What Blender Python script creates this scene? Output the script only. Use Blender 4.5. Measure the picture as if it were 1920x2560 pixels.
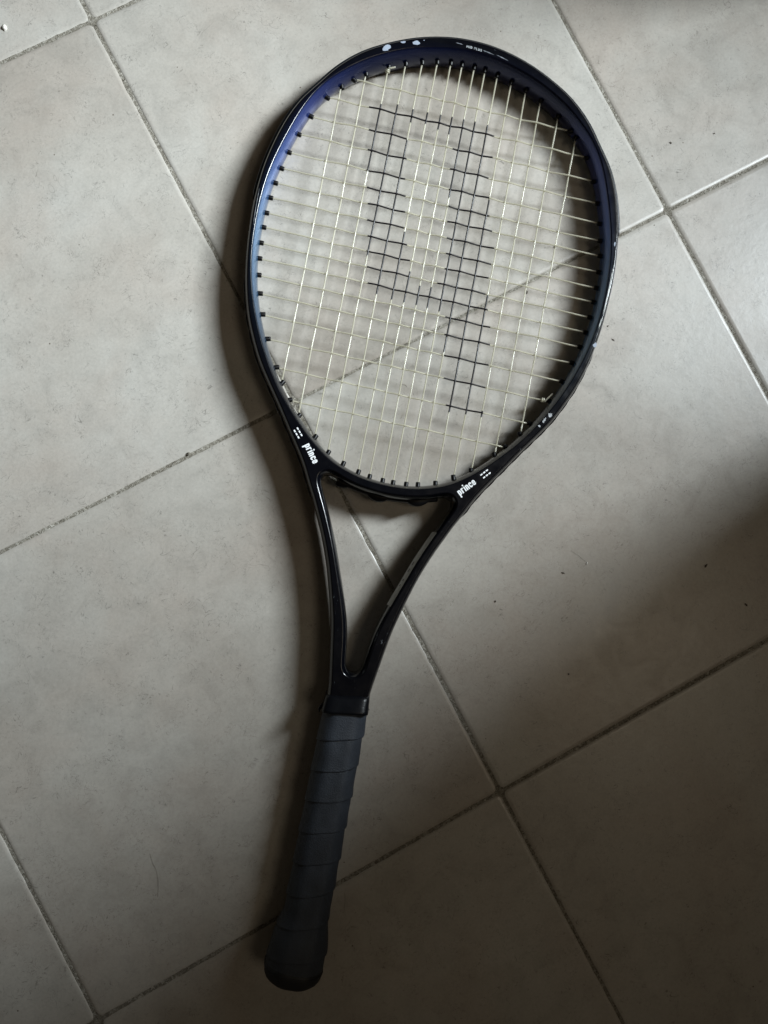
import bpy, math, random
from mathutils import Vector, Matrix, noise, geometry
random.seed(7)
MM = 0.001
# ------------------------------------------------------------------ camera, world, lamps
scene = bpy.context.scene
for o in list(bpy.data.objects): bpy.data.objects.remove(o)
C = scene.collection
cam_d = bpy.data.cameras.new('camera'); cam = bpy.data.objects.new('camera', cam_d); C.objects.link(cam)
R0 = (0.8814782, -0.4685772, 0.0585788)      # camera right
R1 = (-0.4659836, -0.8832112, -0.0528898)    # camera down
R2 = (0.0765204, 0.0193245, -0.9968807)      # viewing direction
m = Matrix(((R0[0], -R1[0], -R2[0], -0.023033), (R0[1], -R1[1], -R2[1], -0.430168),
            (R0[2], -R1[2], -R2[2], 0.563584), (0, 0, 0, 1)))
cam.matrix_world = m
cam_d.sensor_fit = 'VERTICAL'; cam_d.sensor_height = 36.0; cam_d.lens = 36.0 * 1948.1 / 2560
cam_d.clip_start = 0.01; cam_d.clip_end = 100
scene.camera = cam
scene.render.resolution_x = 768; scene.render.resolution_y = 1024
scene.view_settings.view_transform = 'Standard'; scene.view_settings.look = 'None'
scene.view_settings.exposure = 0.0; scene.view_settings.gamma = 1.0
world = bpy.data.worlds.new('World'); scene.world = world; world.use_nodes = True
bg = world.node_tree.nodes['Background']
bg.inputs['Color'].default_value = (1.0, 0.82, 0.59, 1); bg.inputs['Strength'].default_value = 0.027


def area(name, loc, aim, sx, sy, power, col, spread):
    d = bpy.data.lights.new(name, 'AREA'); d.shape = 'RECTANGLE'; d.size = sx; d.size_y = sy
    d.energy = power; d.color = col; d.spread = math.radians(spread)
    o = bpy.data.objects.new(name, d); C.objects.link(o); o.location = loc
    o.rotation_euler = (Vector(aim) - Vector(loc)).to_track_quat('-Z', 'Y').to_euler()
    return o


area('window_light', (1.089, -0.440, 0.93), (-0.25, -0.06, 0), 0.19, 0.46, 4.85, (0.89, 0.975, 1.02), 50)
area('fill_light', (0.60, -1.00, 1.9), (0.15, -0.20, 0), 0.5, 0.5, 0.42, (1.0, 0.85, 0.64), 60)  # added soft fill for the ambient level, no actual lamp stands here


# ------------------------------------------------------------------ helpers
def tag(o, label=None, cat=None, group=None, kind=None):
    if label: o['label'] = label
    if cat: o['category'] = cat
    if group: o['group'] = group
    if kind: o['kind'] = kind
    return o


def empty(name, loc=(0, 0, 0)):
    o = bpy.data.objects.new(name, None); C.objects.link(o); o.location = loc
    o.empty_display_size = 0.02
    return o


def mesh(name, verts, faces, mat=None, parent=None, smooth=True, mats=None):
    me = bpy.data.meshes.new(name); me.from_pydata([tuple(v) for v in verts], [], faces); me.update()
    if mats:
        for q in mats: me.materials.append(q)
    elif mat: me.materials.append(mat)
    if smooth: me.polygons.foreach_set('use_smooth', [True] * len(me.polygons))
    o = bpy.data.objects.new(name, me); C.objects.link(o)
    if parent: o.parent = parent
    return o


def fattr(o, name, vals):
    a = o.data.attributes.new(name, 'FLOAT', 'POINT'); a.data.foreach_set('value', vals)


def catmull(P, n_per=6, closed=False):
    out = []; N = len(P)
    rng = range(N) if closed else range(N - 1)
    for i in rng:
        p0 = P[(i - 1) % N] if closed or i > 0 else P[i]
        p1 = P[i]; p2 = P[(i + 1) % N]
        p3 = P[(i + 2) % N] if closed or i + 2 < N else P[i + 1]
        p0, p1, p2, p3 = map(Vector, (p0, p1, p2, p3))
        for k in range(n_per):
            t = k / n_per
            out.append(0.5 * ((2 * p1) + (-p0 + p2) * t + (2 * p0 - 5 * p1 + 4 * p2 - p3) * t * t + (-p0 + 3 * p1 - 3 * p2 + p3) * t ** 3))
    if not closed: out.append(Vector(P[-1]))
    return out


def resample(P, step, closed=False):
    P = [Vector(p) for p in P]
    if closed: P = P + [P[0]]
    L = [0]
    for a, b in zip(P, P[1:]): L.append(L[-1] + (b - a).length)
    n = max(2, int(round(L[-1] / step))); out = []; j = 0
    for k in range(n if closed else n + 1):
        d = L[-1] * k / n
        while j < len(P) - 2 and L[j + 1] < d: j += 1
        t = (d - L[j]) / max(1e-9, L[j + 1] - L[j]); out.append(P[j].lerp(P[j + 1], t))
    return out


def smooth_closed(P, it=2):
    for _ in range(it):
        n = len(P); P = [(P[i - 1] + P[i] * 2 + P[(i + 1) % n]) / 4 for i in range(n)]
    return P


def smooth_open(P, it=2):
    for _ in range(it):
        P = [P[0]] + [(P[i - 1] + P[i] * 2 + P[i + 1]) / 4 for i in range(1, len(P) - 1)] + [P[-1]]
    return P


def tube(P, r, sides=8, caps=True):
    """verts, faces of a round tube through 3-D points P (r: number or list)"""
    P = [Vector(p) for p in P]; V = []; F = []
    n = len(P); up = Vector((0, 0, 1))
    for i, p in enumerate(P):
        t = (P[min(i + 1, n - 1)] - P[max(i - 1, 0)]).normalized()
        a = t.cross(up)
        if a.length < 1e-4: a = t.cross(Vector((1, 0, 0)))
        a.normalize(); b = a.cross(t).normalized()
        rr = r[i] if isinstance(r, (list, tuple)) else r
        for k in range(sides):
            q = 2 * math.pi * k / sides
            V.append(p + a * math.cos(q) * rr + b * math.sin(q) * rr)
    for i in range(n - 1):
        for k in range(sides):
            k2 = (k + 1) % sides
            F.append((i * sides + k, i * sides + k2, (i + 1) * sides + k2, (i + 1) * sides + k))
    if caps:
        F.append(tuple(range(sides - 1, -1, -1))); F.append(tuple((n - 1) * sides + k for k in range(sides)))
    return V, F


# ------------------------------------------------------------------ materials
class NT:
    def __init__(s, name):
        s.m = bpy.data.materials.new(name); s.m.use_nodes = True; s.t = s.m.node_tree
        s.b = s.t.nodes['Principled BSDF']; s.out = s.t.nodes['Material Output']

    def n(s, typ, **kw):
        q = s.t.nodes.new(typ)
        for k, v in kw.items():
            if k in q.inputs.keys() if isinstance(k, str) else False: q.inputs[k].default_value = v
            else: setattr(q, k, v)
        return q

    def l(s, a, b): s.t.links.new(a, b)

    def noise(s, vec, scale, detail=4, rough=0.5, dist=0.0):
        q = s.t.nodes.new('ShaderNodeTexNoise'); q.inputs['Scale'].default_value = scale
        q.inputs['Detail'].default_value = detail; q.inputs['Roughness'].default_value = rough
        q.inputs['Distortion'].default_value = dist
        if vec: s.l(vec, q.inputs['Vector'])
        return q.outputs['Fac']

    def ramp(s, fac, stops):
        q = s.t.nodes.new('ShaderNodeValToRGB'); e = q.color_ramp.elements
        while len(e) < len(stops): e.new(0.5)
        for a, (p, c) in zip(e, stops):
            a.position = p; a.color = (c, c, c, 1) if isinstance(c, (int, float)) else (*c, 1)
        s.l(fac, q.inputs['Fac']); return q.outputs['Color']

    def mix(s, fac, a, b, typ='MIX'):
        q = s.t.nodes.new('ShaderNodeMix'); q.data_type = 'RGBA'; q.blend_type = typ
        for v, k in ((fac, 0), (a, 6), (b, 7)):
            if isinstance(v, (int, float)): q.inputs[k].default_value = v if k == 0 else (v, v, v, 1)
            elif isinstance(v, tuple): q.inputs[k].default_value = (*v, 1)
            else: s.l(v, q.inputs[k])
        return q.outputs[2]

    def math(s, op, a, b=0.0):
        q = s.t.nodes.new('ShaderNodeMath'); q.operation = op
        for i, v in enumerate((a, b)):
            if isinstance(v, (int, float)): q.inputs[i].default_value = v
            else: s.l(v, q.inputs[i])
        return q.outputs[0]

    def bump(s, h, strength, dist):
        q = s.t.nodes.new('ShaderNodeBump'); q.inputs['Strength'].default_value = strength
        q.inputs['Distance'].default_value = dist; s.l(h, q.inputs['Height']); s.l(q.outputs[0], s.b.inputs['Normal'])

    def set(s, **kw):
        for k, v in kw.items():
            k = k.replace('_', ' ')
            if isinstance(v, (int, float)): s.b.inputs[k].default_value = v
            elif isinstance(v, tuple): s.b.inputs[k].default_value = (*v, 1)
            else: s.l(v, s.b.inputs[k])


def tile_material():
    t = NT('ceramic_tile')
    geo = t.n('ShaderNodeNewGeometry'); info = t.n('ShaderNodeObjectInfo')
    add = t.n('ShaderNodeVectorMath', operation='MULTIPLY_ADD')
    rnd = t.n('ShaderNodeCombineXYZ'); t.l(info.outputs['Random'], rnd.inputs[0]); t.l(info.outputs['Random'], rnd.inputs[1]); t.l(info.outputs['Random'], rnd.inputs[2])
    t.l(rnd.outputs[0], add.inputs[0]); add.inputs[1].default_value = (7.3, 13.1, 3.7); t.l(geo.outputs['Position'], add.inputs[2])
    v = add.outputs[0]
    big = t.noise(v, 4.2, 5, 0.55, 0.6)
    base = t.ramp(big, [(0.32, (0.330, 0.303, 0.268)), (0.5, (0.398, 0.377, 0.340)), (0.66, (0.445, 0.430, 0.395))])
    hue = t.noise(v, 11, 4, 0.6, 0.3)
    base = t.mix(t.ramp(hue, [(0.45, 0.0), (0.68, 0.42)]), base, (0.37, 0.315, 0.27))
    cool = t.noise(v, 8.5, 3, 0.5, 0.2)
    base = t.mix(t.ramp(cool, [(0.52, 0.0), (0.75, 0.3)]), base, (0.41, 0.42, 0.40))
    mid = t.noise(v, 42, 6, 0.62, 1.0)
    base = t.mix(1.0, base, t.ramp(mid, [(0.28, 0.88), (0.5, 0.99), (0.74, 1.05)]), 'MULTIPLY')
    fine = t.noise(v, 520, 5, 0.7, 0.4)
    base = t.mix(1.0, base, t.ramp(fine, [(0.25, 0.87), (0.5, 0.99), (0.75, 1.08)]), 'MULTIPLY')
    # hair-thin curled flecks printed in the glaze
    for sc, w, dep, ms in ((70, 0.009, 0.50, 21), (140, 0.016, 0.55, 33), (26, 0.0026, 0.62, 9)):
        a = t.noise(v, sc, 2, 0.5, 2.2)
        line = t.math('SUBTRACT', 1.0, t.math('MINIMUM', t.math('DIVIDE', t.math('ABSOLUTE', t.math('SUBTRACT', a, 0.5)), w), 1.0))
        mk = t.noise(v, ms * 3, 3, 0.6, 0.5)
        mk = t.ramp(mk, [(0.52, 0.0), (0.60, 1.0)])
        base = t.mix(t.math('MULTIPLY', line, mk), base, t.mix(1.0, base, dep, 'MULTIPLY'))
    # pinholes and specks
    vo = t.n('ShaderNodeTexVoronoi'); vo.inputs['Scale'].default_value = 85; t.l(v, vo.inputs['Vector'])
    sp = t.math('LESS_THAN', vo.outputs['Distance'], 0.045)
    sm = t.math('GREATER_THAN', t.noise(v, 60, 2), 0.62)
    base = t.mix(t.math('MULTIPLY', sp, sm), base, (0.11, 0.09, 0.07))
    rough = t.ramp(mid, [(0.3, 0.32), (0.7, 0.42)])
    t.set(Base_Color=base, Roughness=rough, Specular_IOR_Level=0.5)
    h = t.math('ADD', t.math('MULTIPLY', t.noise(v, 160, 4, 0.6), 0.5), t.math('MULTIPLY', t.noise(v, 24, 3, 0.5), 0.25))
    t.bump(h, 0.35, 0.0006)
    return t.m


def grout_material():
    t = NT('cement_grout')
    geo = t.n('ShaderNodeNewGeometry'); v = geo.outputs['Position']
    a = t.noise(v, 420, 6, 0.75, 0.8); b = t.noise(v, 30, 4, 0.6)
    c = t.ramp(a, [(0.3, (0.085, 0.075, 0.058)), (0.5, (0.29, 0.268, 0.225)), (0.66, (0.58, 0.56, 0.50))])
    c = t.mix(t.ramp(b, [(0.35, 0.0), (0.7, 0.5)]), c, (0.12, 0.105, 0.08))
    t.set(Base_Color=c, Roughness=0.95, Specular_IOR_Level=0.2)
    t.bump(a, 1.0, 0.0022)
    return t.m


def frame_material():
    t = NT('racket_paint')
    at = t.n('ShaderNodeAttribute', attribute_name='blue')
    tc = t.n('ShaderNodeTexCoord'); v = tc.outputs['Object']
    sep = t.n('ShaderNodeSeparateXYZ'); t.l(v, sep.inputs[0])
    pos = t.math('MULTIPLY', t.math('SUBTRACT', sep.outputs['Y'], 0.40), 4.0)
    blue = t.ramp(pos, [(0.0, (0.022, 0.052, 0.095)), (0.42, (0.060, 0.125, 0.225)), (0.62, (0.036, 0.070, 0.215)), (0.80, (0.022, 0.036, 0.150)), (0.95, (0.005, 0.009, 0.04))])
    base = t.mix(at.outputs['Fac'], (0.0015, 0.0019, 0.0034), blue)
    sc = t.noise(v, 900, 4, 0.8, 0.3)
    wear = t.math('MULTIPLY', t.math('GREATER_THAN', sc, 0.76), t.math('GREATER_THAN', t.noise(v, 60, 3), 0.56))
    ed = t.n('ShaderNodeAttribute', attribute_name='edge')
    sc2 = t.noise(v, 350, 5, 0.75, 1.0)
    sm2 = t.noise(v, 26, 3, 0.6)
    wear2 = t.math('MULTIPLY', t.math('GREATER_THAN', sc2, 0.66), t.math('MULTIPLY', ed.outputs['Fac'], t.math('GREATER_THAN', sm2, 0.53)))
    w = t.math('MAXIMUM', wear, wear2)
    base = t.mix(t.math('MULTIPLY', w, 0.75), base, (0.16, 0.18, 0.20))
    rough = t.mix(w, t.ramp(t.noise(v, 120, 4), [(0.3, 0.17), (0.7, 0.27)]), 0.6)
    t.set(Base_Color=base, Roughness=rough, Metallic=t.math('MULTIPLY', at.outputs['Fac'], 0.5), Coat_Weight=0.28, Coat_Roughness=0.14,
          Specular_IOR_Level=0.32)
    t.bump(t.noise(v, 240, 4, 0.6), 0.12, 0.0004)
    return t.m


def simple(name, col, rough=0.5, coat=0.0, bump=None, spec=0.5, var=0.25, vscale=60, metallic=0.0):
    t = NT(name); tc = t.n('ShaderNodeTexCoord'); v = tc.outputs['Object']
    n = t.noise(v, vscale, 4, 0.6)
    t.set(Base_Color=t.mix(1.0, col, t.ramp(n, [(0.3, 1 - var), (0.7, 1 + var)]), 'MULTIPLY'), Roughness=rough, Coat_Weight=coat,
          Coat_Roughness=0.1, Specular_IOR_Level=spec, Metallic=metallic)
    if bump: t.bump(t.noise(v, bump[0], 5, 0.65), bump[1], bump[2])
    return t.m


def string_material():
    t = NT('nylon_string'); tc = t.n('ShaderNodeTexCoord'); v = tc.outputs['Object']
    at = t.n('ShaderNodeAttribute', attribute_name='ink')
    nz = t.noise(v, 700, 3, 0.7)
    fade = t.noise(v, 130, 3, 0.6)
    raw = t.math('ADD', at.outputs['Fac'], t.math('ADD', t.math('MULTIPLY', t.math('SUBTRACT', nz, 0.5), 0.7), t.math('MULTIPLY', t.math('SUBTRACT', fade, 0.5), 0.9)))
    ink = t.ramp(raw, [(0.40, 0.0), (0.58, 1.0)])
    c = t.ramp(t.noise(v, 40, 3), [(0.3, (0.47, 0.45, 0.36)), (0.7, (0.58, 0.56, 0.46))])
    t.set(Base_Color=t.mix(ink, c, (0.006, 0.005, 0.008)), Roughness=t.mix(ink, 0.27, 0.38), Specular_IOR_Level=t.math('SUBTRACT', 0.9, t.math('MULTIPLY', ink, 0.45)), Coat_Weight=t.math('SUBTRACT', 0.5, t.math('MULTIPLY', ink, 0.4)), Coat_Roughness=0.15)
    tr = t.t.nodes.new('ShaderNodeBsdfTransparent'); tr.inputs[0].default_value = (1.0, 0.985, 0.92, 1)
    mx = t.t.nodes.new('ShaderNodeMixShader'); t.l(t.math('SUBTRACT', 0.50, t.math('MULTIPLY', ink, 0.38)), mx.inputs[0])
    t.l(t.b.outputs[0], mx.inputs[1]); t.l(tr.outputs[0], mx.inputs[2]); t.l(mx.outputs[0], t.out.inputs['Surface'])
    return t.m


M_TILE = tile_material(); M_GROUT = grout_material(); M_FRAME = frame_material(); M_STRING = string_material()
M_RUBBER = simple('black_plastic', (0.002, 0.002, 0.0025), 0.4, spec=0.25, bump=(300, 0.3, 0.0004))
M_BUMPER = simple('bumper_plastic', (0.008, 0.010, 0.013), 0.38, bump=(400, 0.4, 0.0004))
M_WHITE = simple('white_print', (0.80, 0.82, 0.84), 0.4, var=0.04)
M_SCUFFW = simple('worn_print', (0.34, 0.36, 0.38), 0.5, var=0.6, vscale=500)
M_BUMPER_WORN = simple('worn_lacquer', (0.13, 0.14, 0.16), 0.5, var=0.7, vscale=700)
M_CHIP = simple('bare_primer', (0.27, 0.31, 0.38), 0.55, var=0.1, vscale=300)
M_TAPE = simple('glossy_tape', (0.003, 0.0035, 0.005), 0.3, spec=0.25, bump=(90, 0.35, 0.0008))
M_GRIP = simple('overgrip', (0.024, 0.031, 0.043), 0.60, bump=(1100, 0.8, 0.0005), var=0.22, vscale=60)
M_CAP = simple('butt_rubber', (0.008, 0.009, 0.011), 0.6, bump=(200, 0.3, 0.0004))
M_LABEL = simple('paper_label', (0.62, 0.63, 0.60), 0.6, var=0.08, vscale=200)
M_INK = simple('label_ink', (0.05, 0.03, 0.04), 0.6)
M_WALL = simple('wall_plaster', (0.62, 0.60, 0.55), 0.9, bump=(60, 0.3, 0.002), var=0.05)
M_DUST = simple('dark_crumb', (0.10, 0.085, 0.07), 0.9, var=0.4, vscale=900)
M_PALE = simple('pale_crumb', (0.62, 0.60, 0.55), 0.8, var=0.2, vscale=900)
M_HAIR = simple('hair', (0.20, 0.18, 0.15), 0.5)

# ------------------------------------------------------------------ floor
T = 0.318; GAP = 0.0012
floor = empty('floor', (0, 0, 0)); tag(floor, kind='structure')


def tile_mesh(seed):
    rnd = random.Random(seed)
    h = (T - GAP) / 2; prof = [(0.0, -0.008), (0.0, -0.0013), (0.0003, -0.00085), (0.0009, -0.00045), (0.0017, -0.00020), (0.0026, -0.00006), (0.0034, 0.0)]
    n = 40; ring = []
    off = Vector((rnd.random() * 50, rnd.random() * 50, 0))
    r = 0.0042
    for sx, sy, a0 in ((1, 1, 0), (-1, 1, 90), (-1, -1, 180), (1, -1, 270)):
        for k in range(4):
            a = math.radians(a0 + 30 * k); ring.append((Vector((sx * (h - r) + r * math.cos(a), sy * (h - r) + r * math.sin(a))), Vector((math.cos(a), math.sin(a)))))
    pts = []
    for i in range(len(ring)):
        p, nn = ring[i]; q, mm = ring[(i + 1) % len(ring)]
        pts.append((p, nn)); L = (q - p).length
        if L > 0.05:
            for k in range(1, n): pts.append((p.lerp(q, k / n), nn))
    V = []; F = []
    for j, (d, z) in enumerate(prof):
        for p, nn in pts:
            w = noise.noise(Vector((p.x * 90, p.y * 90, 0)) + off) * 0.00011 + noise.noise(Vector((p.x * 22, p.y * 22, 3)) + off) * 0.00013
            q = p - nn * (d + (w if j < 6 else w * 0.4)); V.append((q.x, q.y, z))
    N = len(pts)
    for j in range(len(prof) - 1):
        for k in range(N):
            k2 = (k + 1) % N; F.append((j * N + k, j * N + k2, (j + 1) * N + k2, (j + 1) * N + k))
    F.append(tuple((len(prof) - 1) * N + k for k in range(N)))
    return V, F


protos = []
for s in range(4):
    V, F = tile_mesh(s); o = mesh('tile', V, F, M_TILE, floor); protos.append(o); o.data.polygons[len(F) - 1].use_smooth = False
k = 0
for iu in range(-3, 4):
    for iv in range(-2, 5):
        if k < 4: o = protos[k]
        else:
            o = bpy.data.objects.new('tile', protos[(iu * 3 + iv) % 4].data); C.objects.link(o); o.parent = floor
        k += 1
        o.location = ((iu + 0.5) * T, -(iv + 0.5) * T, random.uniform(-0.0002, 0.0))
        o.rotation_euler = (random.uniform(-1, 1) * 0.0008, random.uniform(-1, 1) * 0.0008, 0)
# grout: strips slightly below the tile tops, gently uneven
V = []; F = []
def gstrip(a, b):
    a = Vector(a); b = Vector(b); n = max(2, int((b - a).length / 0.006)); d = (b - a).normalized(); s = Vector((-d.y, d.x)) * 0.0040
    base = len(V)
    for i in range(n + 1):
        p = a.lerp(b, i / n)
        for q in (-1, -0.5, 0, 0.5, 1):
            x = p + s * q; z = -0.00055 - 0.0002 * (1 - abs(q)) + noise.noise(Vector((x.x * 260, x.y * 260, 1))) * 0.00026
            V.append((x.x, x.y, z))
    for i in range(n):
        for q in range(4):
            F.append((base + i * 5 + q, base + i * 5 + q + 5, base + i * 5 + q + 6, base + i * 5 + q + 1))
for iu in range(-3, 5):
    for iv in range(-2, 5): gstrip((iu * T, -iv * T - 0.0041), (iu * T, -(iv + 1) * T + 0.0041))
for iv in range(-2, 6):
    gstrip((-3 * T - 0.004, -iv * T), (4 * T + 0.004, -iv * T))
mesh('grout', V, F, M_GROUT, floor)
mesh('screed', [(-1.1, -1.75, -0.0081), (1.4, -1.75, -0.0081), (1.4, 0.8, -0.0081), (-1.1, 0.8, -0.0081)], [(0, 1, 2, 3)], M_GROUT, floor)

# ------------------------------------------------------------------ racket
A = Vector((-0.185060, -0.671128, 0.0212)); E = Vector((0.6281067, 0.7781272))
racket = empty('tennis_racket', A)
ax_y = Vector((E.x, E.y, -0.0092 / 0.67)).normalized(); ax_x = Vector((E.y, -E.x, 0)).normalized(); ax_z = ax_x.cross(ax_y)
racket.matrix_world = Matrix(((ax_x.x, ax_y.x, ax_z.x, A.x), (ax_x.y, ax_y.y, ax_z.y, A.y), (ax_x.z, ax_y.z, ax_z.z, A.z), (0, 0, 0, 1)))
tag(racket, 'old dark blue and black tennis racket with yellowed strings lying on the floor tiles', 'tennis racket')

OUT = [(13.6, 186.5), (14.3, 190), (14.8, 199), (15.6, 205), (17.5, 217), (19.4, 229), (21.6, 242), (25, 256), (28.4, 268), (32, 280), (37.2, 294), (42.4, 306), (45.8, 313), (50, 322), (55, 331), (61, 343), (67.2, 353), (76.8, 367), (87.6, 383), (97.6, 397), (106.2, 410), (113.3, 424), (119, 437), (124, 453), (127.7, 470), (130.4, 489), (131.8, 508), (132.3, 523), (131.5, 540), (129.6, 555), (125.6, 573), (120.8, 588), (114.3, 602), (105, 615.5), (93.5, 631.6), (78, 646.3), (59, 657.8), (39.5, 666.2), (18.8, 671.4), (0, 672.9)]
INN = [(0, 344.2), (13.5, 345), (23.5, 346.9), (36, 351), (45.5, 356.2), (56, 364.2), (65, 372.4), (72, 379.8), (80, 388.7), (87.5, 398.5), (96, 412), (102.5, 424), (108.5, 437), (113.3, 449.5), (117.3, 462.5), (120.3, 476), (122.3, 490), (123.2, 505), (123.4, 520), (122.6, 534), (120.7, 547.5), (117.7, 561), (113.7, 575.5), (108.8, 590.5), (102.6, 604.5), (94.8, 616.3), (85, 626.4), (74.5, 635.2), (63.5, 642.3), (50.5, 649), (36, 654.4), (22.5, 657.8), (11, 659.6), (0, 660.1)]
THR = [(0, 210.5), (3.6, 211.6), (5.6, 215.5), (7.3, 228), (9.3, 240), (12.2, 251), (16.2, 263), (21.6, 278), (27.5, 294), (33, 307), (38.5, 319), (43.2, 328.5), (46.4, 335.5), (46.3, 339.6), (43.2, 342.0), (38.5, 341.4), (30, 338.2), (20, 335.6), (8, 334), (0, 333.7)]


def sym(P, close):
    R_ = [(x, y) for x, y in P]
    L_ = [(-x, y) for x, y in reversed(P)]
    if close: return R_ + L_[1:-1]
    return R_ + L_[1:]


def mm2(P): return [Vector((x * MM, y * MM)) for x, y in P]


out_c = smooth_open(resample(catmull(mm2(sym(OUT, False)), 6), 0.003), 3)          # right base -> tip -> left base
inn_c = smooth_closed(resample(catmull(mm2(sym(INN, True)), 6, True), 0.003, True), 3)
thr_c = smooth_closed(resample(catmull(mm2(sym(THR, True)), 6, True), 0.0014, True), 2)
PROF = [(0.0, 0.0), (0.0, 3.5), (0.12, 5.6), (0.45, 7.6), (1.0, 9.3), (1.7, 10.6), (2.3, 11.4), (2.8, 11.85), (3.2, 12.0)]
PROF_IN = [(0.0, 0.0), (0.05, 2.0), (0.3, 4.2), (0.8, 6.4), (1.5, 8.4), (2.3, 10.2), (2.85, 11.3), (3.2, 11.8), (3.6, 12.0)]


def normals(P, sign, closed=True):
    N = []; n = len(P)
    for i in range(n):
        if closed: a = P[i - 1]; b = P[(i + 1) % n]
        else: a = P[max(i - 1, 0)]; b = P[min(i + 1, n - 1)]
        t = (b - a).normalized(); N.append(Vector((t.y, -t.x)) * sign)
    return N


def area2(P): return sum(P[i - 1].x * P[i].y - P[i].x * P[i - 1].y for i in range(len(P))) / 2


FV = []; FF = []; BL = []; EDG = []; smooth_flags = []


def wall_loop(P, outward_sign, kind):
    """outward_sign gives the normal that points away from the material"""
    n = len(P); N = normals(P, outward_sign, True); rows = []
    PR = PROF_IN if kind == 'inner' else PROF
    prof = [(d, -z) for d, z in reversed(PR)] + PR[1:]
    for d, z in prof:
        row = []
        for p, nn in zip(P, N):
            q = p - nn * d * MM; FV.append((q.x, q.y, z * MM)); row.append(len(FV) - 1)
            s = p.y * 1000
            if kind == 'inner':
                f = max(0.0, min(1.0, (s - 385) / 95)); f = f * f * (3 - 2 * f)
                k = 1.0 if d < 2.4 else (0.35 if d < 3.0 else 0.05)
                BL.append(f * k)
            elif kind == 'outer':
                f = max(0.0, min(1.0, (s - 400) / 90)); BL.append(0.0)
            else: BL.append(0.0)
            EDG.append(1.0 if (kind == 'outer' and 0.5 < d and z > 0) else (0.15 if z > 0 else 0.0))
        rows.append(row)
    for a, b in zip(rows, rows[1:]):
        for k in range(n):
            k2 = (k + 1) % n; FF.append((a[k], a[k2], b[k2], b[k])); smooth_flags.append(True)
    return rows[-1], rows[0]


ccw = area2(out_c) > 0
top_o, bot_o = wall_loop(out_c, 1 if ccw else -1, 'outer')
ccw = area2(inn_c) > 0
top_i, bot_i = wall_loop(inn_c, -1 if ccw else 1, 'inner')
ccw = area2(thr_c) > 0
top_t, bot_t = wall_loop(thr_c, -1 if ccw else 1, 'throat')
for loops in ((top_o, top_i, top_t), (bot_o, bot_i, bot_t)):
    flat = [i for L in loops for i in L]
    tris = geometry.tessellate_polygon([[Vector((FV[i][0], FV[i][1], 0)) for i in L] for L in loops])
    for t in tris:
        FF.append(tuple(flat[q] for q in t)); smooth_flags.append(False)
frame = mesh('frame', FV, FF, M_FRAME, racket)
frame.data.polygons.foreach_set('use_smooth', smooth_flags)
fattr(frame, 'blue', BL); fattr(frame, 'edge', EDG)
import bmesh
bm = bmesh.new(); bm.from_mesh(frame.data); bmesh.ops.recalc_face_normals(bm, faces=bm.faces); bm.to_mesh(frame.data); bm.free()
frame['label'] = 'glossy frame, black on top with blue inner walls around the head'

ZT = 12.0 * MM


def patch(name, poly, mat, parent, z=ZT + 0.00006, th=0.00010):
    """thin raised patch on the flat top of the frame from a closed outline in mm"""
    P = [Vector((x * MM, y * MM)) for x, y in poly]
    if area2(P) < 0: P.reverse()
    n = len(P); V = [(p.x, p.y, z + th) for p in P] + [(p.x, p.y, z - 0.00012) for p in P]
    F = [tuple(range(n))] + [(i, i + n, (i + 1) % n + n, (i + 1) % n) for i in range(n)]
    return mesh(name, V, F, mat, parent, smooth=False)


def rough_poly(poly, amp, seed):
    P = resample(catmull([Vector(p) for p in poly], 4, True), 0.35, True); out = []
    for p in P:
        out.append((p.x + noise.noise(Vector((p.x * 1.7, p.y * 1.7, seed))) * amp, p.y + noise.noise(Vector((p.x * 1.7, p.y * 1.7, seed + 9))) * amp))
    return out


CH = [[(-63.5, 648.6), (-62.9, 651.4), (-60.9, 653.4), (-59.0, 653.3), (-58.1, 652.0), (-58.5, 650.8), (-59.5, 650.3), (-59.6, 649.3), (-62.2, 648.3)],
      [(-52.0, 657.5), (-50.2, 658.5), (-48.5, 658.8), (-49.3, 657.1)],
      [(-43.0, 658.5), (-42.9, 659.9), (-41.4, 661.0), (-39.8, 661.1), (-38.1, 659.8), (-39.0, 658.6), (-41.3, 657.9)],
      [(-36.2, 662.6), (-35.4, 663.0), (-35.2, 662.5)],
      [(125.3, 470.5), (126.4, 469.3), (125.8, 467.6), (124.4, 466.9), (123.6, 468.8)],
      [(126.2, 545.5), (127.3, 545.2), (127.0, 542.5), (126.2, 543.0)],
      [(100.7, 413.4), (102.9, 413.8), (103.4, 412.0), (101.8, 411.0)],
      [(98.9, 410.0), (99.9, 409.8), (98.6, 406.6), (97.5, 406.9)],
      [(95.0, 403.6), (96.6, 404.0), (96.3, 402.4)]]
for i, c in enumerate(CH):
    o = patch('paint_chip', rough_poly(c, 0.5, i * 3.1), M_CHIP if i < 6 else M_SCUFFW, frame, z=ZT + 0.00002)


def ribbon(path, w, z, name, mat, parent):
    P = [Vector((x * MM, y * MM)) for x, y in path]; P = smooth_open(resample(catmull(P, 5), 0.0015), 1)
    N = normals(P, 1, False); V = []; F = []
    for i, (p, nn) in enumerate(zip(P, N)):
        ww = w * MM * (0.35 + 0.65 * abs(noise.noise(Vector((i * 0.45, 1.3, 0))) * 1.6)) * min(1, 4 * i / len(P), 4 * (len(P) - 1 - i) / len(P) + 0.1)
        V.append((p.x + nn.x * ww, p.y + nn.y * ww, z)); V.append((p.x - nn.x * ww, p.y - nn.y * ww, z))
    for i in range(len(P) - 1): F.append((2 * i, 2 * i + 1, 2 * i + 3, 2 * i + 2))
    return mesh(name, V, F, mat, parent, smooth=False)


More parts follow.
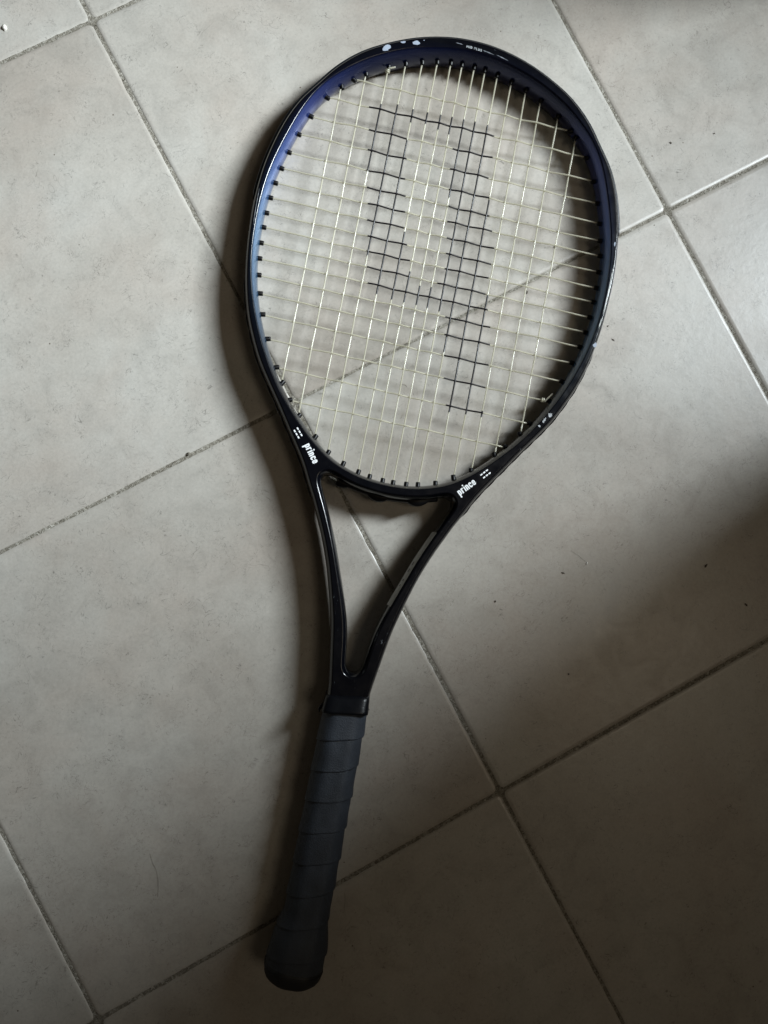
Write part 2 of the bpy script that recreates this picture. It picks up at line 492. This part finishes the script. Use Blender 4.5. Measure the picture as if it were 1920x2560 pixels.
ribbon([(128.3, 527), (128.3, 518), (127.9, 505), (126.9, 492)], 0.42, ZT + 0.00008, 'scratch', M_LABEL, frame)
ribbon([(126.6, 489), (125.6, 481)], 0.3, ZT + 0.00008, 'scratch', M_LABEL, frame)
ribbon([(-128.6, 530), (-128.2, 515), (-127.4, 502)], 0.16, ZT + 0.00008, 'scratch', M_SCUFFW, frame)

# lettering -----------------------------------------------------------
GLY = {
    'p': (0.53, [[(.11, -.45), (.11, 1.0)], [(.11, .89), (.3, .89), (.42, .78), (.42, .22), (.3, .11), (.11, .11)]]),
    'r': (0.44, [[(.11, 0), (.11, 1.0)], [(.11, .80), (.25, .89), (.42, .89)]]),
    'i': (0.22, [[(.11, 0), (.11, 1.0)], [(.11, 1.17), (.11, 1.42)]]),
    'n': (0.53, [[(.11, 0), (.11, 1.0)], [(.11, .84), (.28, .90), (.42, .78), (.42, 0)]]),
    'c': (0.53, [[(.42, .64), (.42, .78), (.33, .89), (.2, .89), (.11, .78), (.11, .22), (.2, .11), (.33, .11), (.42, .22), (.42, .36)]]),
    'e': (0.53, [[(.11, .5), (.42, .5), (.42, .78), (.33, .89), (.2, .89), (.11, .78), (.11, .22), (.2, .11), (.33, .11), (.42, .22), (.42, .34)]]),
    'M': (0.85, [[(.1, 0), (.1, 1.0), (.42, .35), (.74, 1.0), (.74, 0)]]), 'I': (0.22, [[(.11, 0), (.11, 1.0)]]),
    'D': (0.62, [[(.1, .06), (.1, .94), (.32, .94), (.5, .75), (.5, .25), (.32, .06), (.1, .06)]]),
    'P': (0.58, [[(.1, 0), (.1, .94), (.38, .94), (.48, .8), (.48, .6), (.38, .46), (.1, .46)]]),
    'L': (0.52, [[(.1, 1.0), (.1, .08), (.48, .08)]]),
    'U': (0.62, [[(.1, 1.0), (.1, .25), (.22, .07), (.38, .07), (.5, .25), (.5, 1.0)]]),
    'S': (0.58, [[(.48, .78), (.38, .93), (.2, .93), (.1, .78), (.14, .6), (.44, .42), (.48, .22), (.38, .07), (.2, .07), (.1, .22)]]),
    ' ': (0.35, []),
}


def lettering(text, origin, dirx, unit, sx, w, mat, parent, z=ZT + 0.00010, gap=0.13, bend=0.0):
    d = Vector(dirx).normalized(); u = Vector((-d.y, d.x)); o = Vector(origin); V = []; F = []; x = 0; st = 0
    for ch in text:
        adv, strokes = GLY[ch]
        for S in strokes:
            st += 1; pts = [Vector(p) for p in S]; n = len(pts)
            for i, p in enumerate(pts):
                if i == 0: t = (pts[1] - p).normalized(); nn = Vector((-t.y, t.x)); k = 1
                elif i == n - 1: t = (p - pts[i - 1]).normalized(); nn = Vector((-t.y, t.x)); k = 1
                else:
                    t1 = (p - pts[i - 1]).normalized(); t2 = (pts[i + 1] - p).normalized()
                    n1 = Vector((-t1.y, t1.x)); n2 = Vector((-t2.y, t2.x)); nn = (n1 + n2).normalized(); k = min(1.8, 1 / max(0.3, nn.dot(n1)))
                for sg in (1, -1):
                    q = p + nn * (w / 2 * k * sg)
                    lx = (x + q.x) * sx * unit; ly = q.y * unit - bend * lx * lx
                    r = o + d * lx + u * ly
                    V.append((r.x * MM, r.y * MM, z + st * 0.000004))
            b = len(V) - 2 * n
            for i in range(n - 1): F.append((b + 2 * i, b + 2 * i + 1, b + 2 * i + 3, b + 2 * i + 2))
        x += adv + gap
    return mesh('lettering', V, F, mat, parent, smooth=False)


lettering('prince', (-62.6, 357.5), (0.6, -0.8), 3.7, 1.17, 0.225, M_WHITE, frame, gap=0.11)
lettering('prince', (49.9, 344.2), (0.68, 0.733), 3.7, 1.17, 0.225, M_WHITE, frame, gap=0.11)
lettering('MID PLUS', (-4.8, 664.4), (1, 0.0), 1.75, 1.25, 0.17, M_SCUFFW, frame, bend=0.004)
ribbon([(7.0, 665.2), (12, 664.4), (16, 663.6)], 0.5, ZT + 0.00007, 'scuff', M_BUMPER_WORN, frame)
ribbon([(17.5, 664.0), (21, 663.2), (27, 661.6)], 0.45, ZT + 0.00007, 'scuff', M_BUMPER_WORN, frame)
ribbon([(-13.0, 666.3), (-10, 666.2), (-7.5, 666.0)], 0.4, ZT + 0.00007, 'scuff', M_BUMPER_WORN, frame)


def dash(cx, cy, d, L, w):
    d = Vector(d).normalized(); n = Vector((-d.y, d.x)); c = Vector((cx, cy))
    return [tuple(c + d * L / 2 * a + n * w / 2 * b) for a, b in ((-1, -1), (1, -1), (1, 1), (-1, 1))]


for a, b in (((-69.9, 369.0), (-64.9, 363.3)), ((-71.6, 366.9), (-66.6, 361.3)), ((61.1, 360.8), (66.0, 366.3)), ((63.3, 359.2), (68.2, 364.7))):
    a = Vector(a); b = Vector(b); d = b - a
    for k in range(3):
        c = a.lerp(b, (k + 0.5) / 3); patch('logo_bar', dash(c.x, c.y, d, d.length / 3 - 0.75, 0.95), M_WHITE, frame, z=ZT + 0.00004, th=0.00006)

# bumper guard and grommet strips around the outside -------------------
No = normals(out_c, 1 if area2(out_c) > 0 else -1, True)


def outer_strip(name, lo, hi, side, prof, mat, bump_amp=0.0, bump_len=12.0, parent=racket):
    """prof: list of (outward mm, z mm); covers outline points with index range lo..hi (by fraction)"""
    V = []; F = []; n = len(out_c); i0 = int(lo * n); i1 = int(hi * n); acc = 0
    m_ = len(prof)
    for i in range(i0, i1 + 1):
        p = out_c[i]; nn = No[i]
        if i > i0: acc += (out_c[i] - out_c[i - 1]).length * 1000
        e = min(1, (i - i0) / 2, (i1 - i) / 2)
        bb = bump_amp * abs(math.sin(math.pi * acc / bump_len)) if bump_amp else 0
        for d, z in prof:
            dd = (d * e + (bb if d > 0.2 else 0)) if d > 0 else d
            q = p + nn * dd * MM; V.append((q.x, q.y, z * MM))
    for i in range(i1 - i0):
        for k in range(m_ - 1): F.append((i * m_ + k, i * m_ + k + 1, (i + 1) * m_ + k + 1, (i + 1) * m_ + k))
    F.append(tuple(range(m_))); F.append(tuple((i1 - i0) * m_ + k for k in reversed(range(m_))))
    return mesh(name, V, F, mat, parent)


def frac_at(side, s):
    n = len(out_c); best = min((abs(out_c[i].y - s * MM), i) for i in range(n) if out_c[i].x * side > 0); return best[1] / n


BP = [(-0.3, 8.2), (0.75, 8.2), (1.1, 7.4), (1.15, 4.6), (0.7, 3.9), (0.7, 2.8), (1.15, 2.1), (1.15, -2.1), (0.7, -2.8), (0.7, -3.9), (1.15, -4.6), (1.1, -7.4), (0.75, -8.2), (-0.3, -8.2)]
outer_strip('bumper_guard', frac_at(1, 552), frac_at(-1, 522), 0, BP, M_BUMPER)
GP = [(-0.2, 3.4), (0.45, 3.2), (0.7, 2.4), (0.7, -2.4), (0.45, -3.2), (-0.2, -3.4)]
outer_strip('grommet_strip', frac_at(1, 330), frac_at(1, 470), 1, GP, M_RUBBER, 0.45, 13)
outer_strip('grommet_strip', frac_at(-1, 470), frac_at(-1, 325), -1, GP, M_RUBBER, 0.5, 13)
# scalloped strip under the throat bridge
V = []; F = []; xs = [-36 + i * 1.2 for i in range(61)]
prof = [(0.4, 4.2), (-0.9, 4.0), (-1.3, 2.8), (-1.3, -2.8), (-0.9, -4.0), (0.4, -4.2)]
for x in xs:
    yb = 333.7 + 0.0046 * x * x * (1 if abs(x) < 30 else 1.0)
    bb = 2.6 * max(0, math.sin(math.pi * (x + 42) / 14.4)) ** 0.8 if math.sin(math.pi * (x + 42) / 14.4) > 0 else 0
    for d, z in prof: V.append((x * MM, (yb + (d - bb if d < 0 else d)) * MM, z * MM))
for i in range(len(xs) - 1):
    for k in range(5): F.append((i * 6 + k, i * 6 + k + 1, i * 6 + k + 7, i * 6 + k + 6))
F += [tuple(range(6)), tuple(len(V) - 1 - k for k in range(6))]
mesh('grommet_strip', V, F, M_RUBBER, racket)

# strings ---------------------------------------------------------------
MT = [(-88.4, 621.2), (-72.7, 634.6), (-57.6, 642.6), (-45.7, 648.6), (-34.0, 653.1), (-23.2, 655.5), (-13.3, 656.3), (-5.0, 656.2), (4.2, 656.8), (12.3, 656.3), (22.1, 654.7), (33.2, 652.8), (44.9, 646.4), (57.1, 642.0), (72.0, 633.4), (87.6, 618.4)]
MB = [(-87.6, 402.5), (-71.5, 382.3), (-57.2, 367.5), (-46.1, 358.7), (-34.1, 352.3), (-22.5, 348.3), (-14.0, 346.5), (-4.4, 345.2), (3.1, 344.9), (12.5, 345.4), (20.8, 348.3), (32.9, 351.9), (44.8, 358.0), (56.3, 365.9), (70.8, 380.6), (86.4, 399.6)]
XL = [(-80.3, 630.1), (-94.7, 612.4), (-104.7, 595.8), (-111.4, 580.6), (-116.0, 565.9), (-118.6, 553.0), (-120.7, 541.4), (-121.9, 529.9), (-122.6, 518.3), (-122.4, 507.5), (-121.8, 495.9), (-120.6, 484.5), (-118.3, 472.5), (-115.1, 459.5), (-110.0, 445.0), (-102.7, 428.4), (-92.9, 409.6), (-77.9, 388.5)]
XR = [(77.8, 627.6), (93.6, 610.3), (102.5, 593.6), (109.4, 577.8), (112.9, 562.9), (116.9, 550.3), (118.4, 539.0), (120.1, 526.9), (120.3, 514.8), (120.0, 503.9), (118.8, 492.2), (117.4, 480.5), (115.0, 469.1), (111.9, 456.3), (107.3, 441.3), (98.3, 425.5), (89.7, 406.4), (75.1, 386.1)]
STEN = [[(-66.5, 614.9), (-38.0, 618.8), (-29.4, 564.5), (-23.6, 527.6), (-14.9, 503.6), (-8.6, 479.4), (-21.0, 475.3), (-34.5, 477.1), (-42.3, 484.5), (-55.0, 549.9)],
        [(-59.7, 615.9), (-45.9, 618.3), (-23.1, 617.7), (-5.0, 618.2), (12.0, 618.8), (27.0, 617.4), (28.5, 609.3), (3.9, 602.5), (-22.9, 608.7), (-57.5, 604.6)],
        [(-42.3, 484.5), (-13.0, 487.5), (4.1, 490.0), (11.4, 498.5), (45.8, 491.9), (47.8, 474.2), (11.9, 473.6), (-4.5, 475.1), (-23.9, 475.3), (-34.4, 476.5)],
        [(-5.0, 618.5), (27.0, 617.4), (30.1, 594.1), (30.2, 577.2), (35.9, 550.7), (43.4, 527.8), (43.1, 503.4), (43.5, 481.5), (50.6, 471.8), (55.4, 445.8), (55.5, 425.9), (56.5, 404.4), (30.7, 403.0), (24.0, 427.7), (17.6, 468.2), (11.7, 500.0), (6.3, 538.4), (-0.7, 595.3)]]


def inside(p, poly):
    c = False; n = len(poly)
    for i in range(n):
        a = poly[i]; b = poly[i - 1]
        if (a[1] > p.y) != (b[1] > p.y) and p.x < (b[0] - a[0]) * (p.y - a[1]) / (b[1] - a[1]) + a[0]: c = not c
    return c


def ink_at(p):
    v = 0
    for dx, dy in ((0, 0), (1.0, 0), (-1.0, 0), (0, 1.0), (0, -1.0)):
        q = Vector((p.x + dx, p.y + dy)); v += 0.2 if any(inside(q, g) for g in STEN) else 0
    return v


def isect(a, b, c, d):
    r = geometry.intersect_line_line_2d(Vector(a), Vector(b), Vector(c), Vector(d)); return r


def extend(a, b, e):
    a = Vector(a); b = Vector(b); d = (b - a).normalized(); return a - d * e, b + d * e


RS = 0.62
main_pairs = [extend(a, b, 0) for a, b in zip(MB, MT)]
cross_pairs = [extend(a, b, 0) for a, b in zip(XL, XR)]
AM, AC = 0.44, 0.74


def string_obj(name, a, b, crossers, idx, amp, is_main, e0=3.0, e1=3.0):
    d = (b - a); L = d.length; d.normalize(); ks = []
    for j, (c, e) in enumerate(crossers):
        r = isect(a, b, c, e)
        if r is not None:
            sgn = 1 if (idx + j) % 2 == 0 else -1
            if not is_main: sgn = -sgn
            ks.append(((r - a).dot(d), sgn * amp))
    ks.sort(); ks = [(-e0, 0.0), (0, 0.0)] + ks + [(L, 0.0), (L + e1, 0.0)]
    n = int((L + e0 + e1) / 1.3); P = []; INK = []
    nn = Vector((-d.y, d.x))
    for i in range(n + 1):
        x = -e0 + (L + e0 + e1) * i / n; j = 0
        while j < len(ks) - 2 and ks[j + 1][0] < x: j += 1
        t = (x - ks[j][0]) / max(1e-6, ks[j + 1][0] - ks[j][0]); t = max(0, min(1, t))
        t = 0.5 * (t * t * (3 - 2 * t)) + 0.5 * t
        z = ks[j][1] * (1 - t) + ks[j + 1][1] * t
        w = noise.noise(Vector((x * 0.035, idx * 5.3, 1 if is_main else 7))) * (0.25 if is_main else 0.45)
        p = a + d * x + nn * w
        P.append((p.x * MM, p.y * MM, z * MM)); INK.append(ink_at(p))
    V, F = tube(P, RS * MM, 8)
    o = mesh(name, V, F, M_STRING, racket); fattr(o, 'ink', [v for v in INK for _ in range(8)]); return o


for i, (a, b) in enumerate(main_pairs):
    string_obj('main_string', a, b, cross_pairs, i, AM, True)
for j, (a, b) in enumerate(cross_pairs):
    string_obj('cross_string', a, b, main_pairs, j, AC, False, e1=0.5 if j == 15 else 3.0)


def knot(center, axis, tail_to, name='string_knot'):
    c = Vector((*center, 0)); ax = Vector((*axis, 0)).normalized(); n1 = ax.cross(Vector((0, 0, 1))).normalized(); n2 = Vector((0, 0, 1))
    P = []
    for i in range(41):
        t = i / 40; a = t * 2.2 * 2 * math.pi
        P.append((c + ax * (t - 0.5) * 2.6 + n1 * math.cos(a) * 1.25 + n2 * math.sin(a) * 1.25) * MM)
    last = P[-1] / MM
    tt = Vector((*tail_to, 1.2))
    for k in range(1, 7): P.append(last.lerp(tt, k / 6) * MM)
    V, F = tube(P, 0.62 * MM, 8); o = mesh(name, V, F, M_STRING, racket); fattr(o, 'ink', [0.0] * len(V)); return o


knot((-57.7, 642.0), (0, 1), (-52.6, 645.4))
knot((98.2, 425.3), (1, 0.1), (103.8, 430.9))

# grommets ----------------------------------------------------------------
def grommet_mesh():
    P = [(0, 0, 0), (0, 2.9 * MM, 0), (0, 3.2 * MM, 0)]; sides = 10; V = []; F = []
    for y, r in ((-1.5, 1.75), (2.6, 1.65), (3.0, 1.4), (3.0, 0.72), (1.8, 0.67)):
        for k in range(sides):
            q = 2 * math.pi * (k + 0.5) / sides; V.append((math.cos(q) * r * MM, y * MM, math.sin(q) * r * MM))
    for i in range(4):
        for k in range(sides): F.append((i * sides + k, i * sides + (k + 1) % sides, (i + 1) * sides + (k + 1) % sides, (i + 1) * sides + k))
    return V, F


gm = None
Ni = normals(inn_c, 1 if area2(inn_c) > 0 else -1, True)


def nearest(p):
    best = min(((q - p * MM).length, i) for i, q in enumerate(inn_c)); return best[1]


ends = [(Vector(a), (Vector(b) - Vector(a)).normalized()) for a, b in zip(MB, MT)] + [(Vector(b), (Vector(a) - Vector(b)).normalized()) for a, b in zip(MB, MT)] \
    + [(Vector(a), (Vector(b) - Vector(a)).normalized()) for a, b in zip(XL, XR)] + [(Vector(b), (Vector(a) - Vector(b)).normalized()) for a, b in zip(XL, XR)]
for p, d in ends:
    # step back along the string to the wall of the hoop
    best = None
    for k in range(-40, 120):
        q = p - d * (k * 0.1); i = nearest(q); dist = (inn_c[i] - q * MM).length
        if best is None or dist < best[0]: best = (dist, q, i)
    q, i = best[1], best[2]
    nn = -Ni[i]
    if nn.dot(Vector((0, 500 * MM)) - inn_c[i]) < 0: nn = -nn
    dd = (nn * 1.1 + d * 1.0).normalized()
    if gm is None:
        V, F = grommet_mesh(); o = mesh('grommet', V, F, M_RUBBER, racket); gm = o.data
    else:
        o = bpy.data.objects.new('grommet', gm); C.objects.link(o); o.parent = racket
    o.location = (q.x * MM, q.y * MM, 0); o.rotation_euler = (0, 0, math.atan2(-dd.x, dd.y))

# sticker on the inner wall of the right arm; white one inside the lower left of the hoop
Nt = normals(thr_c, -1 if area2(thr_c) > 0 else 1, True)   # points into the hole


def wall_sticker(name, curve, N, ok, rows, off, mat, parent, into):
    """thin label glued on the wall; rows are (inset mm, z mm) pairs of the frame profile"""
    idx = [i for i in range(len(curve)) if ok(curve[i] * 1000)]
    idx.sort(key=lambda i: curve[i].y); V = []; F = []; m_ = len(rows)
    for i in idx:
        p = curve[i]; nn = N[i]
        if nn.dot(Vector(into) * MM - p) < 0: nn = -nn
        for d, z in rows:
            k = min(1.0, max(0.0, (z - 7) / 5)); q = p + nn * (off - d) * MM
            V.append((q.x, q.y, (z + off * k) * MM))
    for k in range(len(idx) - 1):
        for j in range(m_ - 1): F.append((m_ * k + j, m_ * k + j + 1, m_ * (k + 1) + j + 1, m_ * (k + 1) + j))
    return mesh(name, V, F, mat, parent)


st = wall_sticker('sticker', thr_c, Nt, lambda p: p.x > 0 and 260.5 < p.y < 317.5,
                  [(0.0, -5.0), (0.0, 3.5), (0.12, 5.6), (0.45, 7.6), (1.0, 9.3), (1.7, 10.6)], 0.15, M_LABEL, racket, (0, 300))
st['label'] = 'narrow white paper sticker on the inner side of the right arm'
for s0, s1 in ((275, 277), (279.5, 280.6), (285, 288), (291, 293.5)):
    wall_sticker('printed_mark', thr_c, Nt, lambda p, s0=s0, s1=s1: p.x > 0 and s0 - 0.6 < p.y < s1 + 0.6,
                 [(0.12, 5.6), (0.45, 7.6)], 0.22, M_INK, st, (0, 300))

# handle --------------------------------------------------------------------
def oct_r(phi, w, h, flat=0.50, rnd=0.12):
    """radius of a rounded octagon handle, phi 0 = +x, pi/2 = +z"""
    x = math.cos(phi); z = math.sin(phi)
    cands = [w / max(1e-6, abs(x)), h / max(1e-6, abs(z)), (w + h * flat) / (abs(x) + abs(z) * 1.0) if True else 0]
    p = 14.0
    return sum(c ** -p for c in cands) ** (-1 / p)


def half(s):
    """half width and half height of the grip at s mm from the butt"""
    s -= 4
    if s > 45: f = 0
    else: f = max(0, min(1, (45 - s) / 22)); f = f * f * (3 - 2 * f)
    w = 14.9 + f * 3.8; h = 14.0 + f * 5.0
    if s < 9: k = (9 - max(s, -4)) / 13; w *= 1 - 0.24 * k * k; h *= 1 - 0.16 * k * k
    w += 0.25 * noise.noise(Vector((s * 0.06, 0, 0)))
    return w, h


def cx(s): return -1.7 * max(0, min(1, (50 - s) / 40)) + 0.2


pitch = 20.6; rows_u = [0, 0.015, 0.06, 0.16, 0.3, 0.45, 0.6, 0.72, 0.82, 0.9, 0.955, 0.985, 0.998]
TH = [0.0, 0.05, 0.12, 0.22, 0.32, 0.42, 0.52, 0.62, 0.74, 0.88, 1.0, 1.02, 0.85]
NR = len(rows_u); MSEG = 56; turns = 10; V = []; F = []; S_top = 202.4
for tn in range(turns):
    for r in range(NR):
        for j in range(MSEG):
            ph = 2 * math.pi * j / MSEG
            s = S_top - pitch * (tn + rows_u[r] + ((j / MSEG) - 0.5) * 1.0)
            wob = noise.noise(Vector((tn * 3.1, math.cos(ph) * 0.8, math.sin(ph) * 0.8))) * 1.3
            s += wob * min(1, max(0, (s - 20) / 30))
            s = min(s, 188.0); s = max(s, 13.0 if s < 60 else s)
            w, h = half(s); rr = oct_r(ph, w, h)
            wr = noise.noise(Vector((s * 0.12, math.cos(ph) * 2.5, math.sin(ph) * 2.5 + tn))) * 0.28 + noise.noise(Vector((s * 0.4, ph * 3, tn * 7))) * 0.10
            rr += 0.05 + 1.1 * TH[r] + wr
            V.append(((cx(s) + math.cos(ph) * rr) * MM, s * MM, math.sin(ph) * rr * MM))
tot = turns * NR
for i in range(tot - 1):
    for j in range(MSEG):
        if j < MSEG - 1: F.append((i * MSEG + j, i * MSEG + j + 1, (i + 1) * MSEG + j + 1, (i + 1) * MSEG + j))
        elif i + NR + 1 < tot: F.append((i * MSEG + j, (i - 0) * MSEG + 0 + NR * MSEG * 0, 0, 0)) if False else None
# join the seam column: last column of row i meets first column of row i+NR
for i in range(tot - 1 - NR):
    F.append((i * MSEG + MSEG - 1, (i + NR) * MSEG, (i + NR + 1) * MSEG, (i + 1) * MSEG + MSEG - 1))
F = [f for f in F if f]
grip = mesh('overgrip', V, F, M_GRIP, racket)
grip['label'] = 'slate grey overgrip tape wound in overlapping turns'


def loft(rows, sides, wfun, name, mat, cap=True, parent=racket, slant=0.0):
    V = []; F = []
    for s, dw in rows:
        for j in range(sides):
            ph = 2 * math.pi * j / sides; c, r = wfun(s, ph, dw)
            V.append(((c + math.cos(ph) * r) * MM, (s + slant * math.cos(ph)) * MM, math.sin(ph) * r * MM))
    for i in range(len(rows) - 1):
        for j in range(sides):
            j2 = (j + 1) % sides; F.append((i * sides + j, i * sides + j2, (i + 1) * sides + j2, (i + 1) * sides + j))
    if cap: F.append(tuple(reversed(range(sides)))); F.append(tuple((len(rows) - 1) * sides + j for j in range(sides)))
    return mesh(name, V, F, mat, parent)


def f_core(s, ph, dw):
    w, h = half(s); return cx(s), oct_r(ph, w, h) + dw


loft([(1.6, -9), (1.8, -5.5), (2.6, -3.0), (4.0, -1.2), (6.0, 0.0), (9, 0.7), (12, 0.9), (14.5, 0.8), (15.2, 0.0), (22, -0.2), (26, -0.2), (30, -0.2), (34, -0.2), (38, -0.2), (42, -0.2), (46, -0.2), (60, -0.2), (100, 0), (150, 0), (183, 0)], 56, f_core, 'butt_cap', M_CAP)


def f_tape(s, ph, dw):
    t = (s - 184) / 12; w = 15.5 - 0.7 * t; h = 16.0 - 3.2 * t
    x = math.cos(ph); z = math.sin(ph); p = 7
    return -0.2, (abs(x / w) ** p + abs(z / h) ** p) ** (-1 / p) + dw + 0.22 * noise.noise(Vector((x * 2, z * 2, s * 0.15)))


tp = loft([(184.0, -0.6), (184.2, 0.45), (186, 0.5), (188, 0.45), (190, 0.4), (193, 0.25), (195.5, 0.15), (195.8, -0.7)], 64, f_tape, 'collar_tape', M_TAPE, slant=2.2)
tp['label'] = 'glossy black tape sealing the top of the grip'
V, F = tube([(-14.5 * MM, 186 * MM, 2 * MM), (-16.6 * MM, 184.5 * MM, 4 * MM), (-17.6 * MM, 182.6 * MM, 5 * MM), (-17.2 * MM, 180.5 * MM, 4 * MM)], [2.0 * MM, 1.4 * MM, 0.8 * MM, 0.3 * MM], 8)
mesh('tape_end', V, F, M_TAPE, tp)

# ------------------------------------------------------------------ crumbs and hairs on the floor
def crumb(loc, size, mat, label, cat='crumb', flat=0.5, seed=0, name='crumb', group=None):
    bm = bmesh.new(); bmesh.ops.create_icosphere(bm, subdivisions=2, radius=1)
    for v in bm.verts:
        k = 1 + 0.55 * noise.noise(v.co * 1.6 + Vector((seed * 3.7, 0, 0))); v.co *= k
        v.co = Vector((v.co.x * size[0], v.co.y * size[1], max(-0.2, v.co.z) * min(size) * flat)) * MM
    me = bpy.data.meshes.new(name); bm.to_mesh(me); bm.free(); me.materials.append(mat)
    o = bpy.data.objects.new(name, me); C.objects.link(o); o.location = (loc[0] * MM, loc[1] * MM, 0.0002); o.rotation_euler = (0, 0, seed * 1.3)
    tag(o, label, cat, group)
    return o


crumb((-58.8, 21.8), (2.3, 1.6), M_PALE, 'pale pebble with a dark rim on the tile at the top left corner', 'pebble', 0.9, 1, 'pebble')
crumb((226.8, -303.8), (0.7, 1.1), M_DUST, 'tiny black speck seen through the strings near the right side of the hoop', 'speck', 0.6, 2, 'speck')
crumb((191.2, -324.3), (1.3, 0.9), M_DUST, 'brown crumb just below the grout line inside the racket head', 'crumb', 0.6, 3)
crumb((232.3, -385.5), (1.3, 0.5), M_DUST, 'small dark crumb outside the lower right of the hoop', 'crumb', 0.5, 4)
crumb((233.8, -374.5), (0.9, 0.5), M_DUST, 'tiny dark fleck nearest to the right side of the hoop', 'speck', 0.5, 5, 'speck')
crumb((345.6, -272.9), (1.0, 0.7), M_DUST, 'dark grey crumb on the bright tile in the upper right', 'crumb', 0.5, 6)
crumb((379.7, -281.4), (0.9, 0.4), M_DUST, 'thin grey fleck right of the crumb on the bright tile', 'speck', 0.4, 7, 'speck')
crumb((134.5, -522.1), (1.3, 0.5), M_PALE, 'pale chip on the tile to the right of the racket arms', 'chip', 0.8, 8, 'chip')
crumb((115.5, -520.0), (1.3, 0.6), M_DUST, 'grey fleck beside the pale chip right of the racket arms', 'speck', 0.4, 9, 'speck')
crumb((212.8, -565.9), (1.5, 0.7), M_DUST, 'dark crumb on the edge of the shadow at the right', 'crumb', 0.6, 10)
crumb((225.6, -605.3), (1.5, 0.6), M_DUST, 'long dark crumb in the shadow near the right edge', 'crumb', 0.6, 11)
crumb((83.8, -586.3), (0.6, 0.6), M_DUST, 'round dark speck at the shadow edge right of the handle', 'speck', 0.8, 12, 'speck')
crumb((61.4, -514.5), (0.8, 0.6), M_DUST, 'small dark speck on the lit tile near the collar tape', 'speck', 0.7, 13, 'speck')
crumb((-84.2, -316.7), (1.2, 1.2), M_GROUT, 'sandy grain standing on the grout line left of the racket', 'grain', 1.2, 14, 'grain')


def hair(P, label, r=0.07, mat=None, cat='hair'):
    Q = resample(catmull([Vector((x * MM, y * MM, 0.00022)) for x, y in P], 6), 0.0008)
    V, F = tube(Q, r * 0.75 * MM, 5); o = mesh('hair_strand', V, F, mat or M_HAIR)
    tag(o, label, cat)


hair([(75.7, -343.2), (76.6, -343.2), (77.6, -344.1), (78.3, -345.9)], 'short curled dark fibre seen through the strings', 0.16, cat='fibre')
hair([(-235.8, -553), (-237.4, -560), (-237.6, -566), (-240.4, -574.5), (-245.0, -582.4)], 'long fine hair on the lower left tile', 0.09)
hair([(-130.5, -643.6), (-133.2, -649.5), (-137.6, -655.9)], 'fine hair in the shadow right of the handle', 0.09)
hair([(128.5, -508.5), (131.5, -514), (134.3, -520.5)], 'thin hair leading to the pale chip right of the racket', 0.08)

# ------------------------------------------------------------------ unseen wall end, inferred from the shadow edge, added to shade the lower right
w0 = Vector((0.42, -0.5225)); ld = Vector((1.089, -0.440)) - w0; ld.normalize()
perp = Vector((ld.y, -ld.x)); back = ld
pts = [w0, w0 + perp * 0.62, w0 + perp * 0.62 + back * 0.10, w0 + back * 0.10]
V = [(p.x, p.y, 0.0005) for p in pts] + [(p.x, p.y, 0.66) for p in pts]
F = [(0, 1, 2, 3), (7, 6, 5, 4), (0, 4, 5, 1), (1, 5, 6, 2), (2, 6, 7, 3), (3, 7, 4, 0)]
wl = mesh('wall', V, F, M_WALL, None, smooth=False)
bm = bmesh.new(); bm.from_mesh(wl.data); bmesh.ops.recalc_face_normals(bm, faces=bm.faces)
bmesh.ops.bevel(bm, geom=list(bm.edges), offset=0.003, segments=2, affect='EDGES'); bm.to_mesh(wl.data); bm.free()
tag(wl, kind='structure')

# unseen block added past the top right corner only to darken it softly
V = [(x, y, z) for z in (0.0005, 0.30) for x, y in ((0.575, -0.236), (0.70, -0.236), (0.70, 0.4), (0.575, 0.4))]
shade_block = mesh('wall', V, F, M_WALL, None, smooth=False)  # stand-in shade caster, not a known part of the room
bm = bmesh.new(); bm.from_mesh(shade_block.data); bmesh.ops.recalc_face_normals(bm, faces=bm.faces)
bmesh.ops.bevel(bm, geom=list(bm.edges), offset=0.003, segments=2, affect='EDGES'); bm.to_mesh(shade_block.data); bm.free()
tag(shade_block, kind='structure')
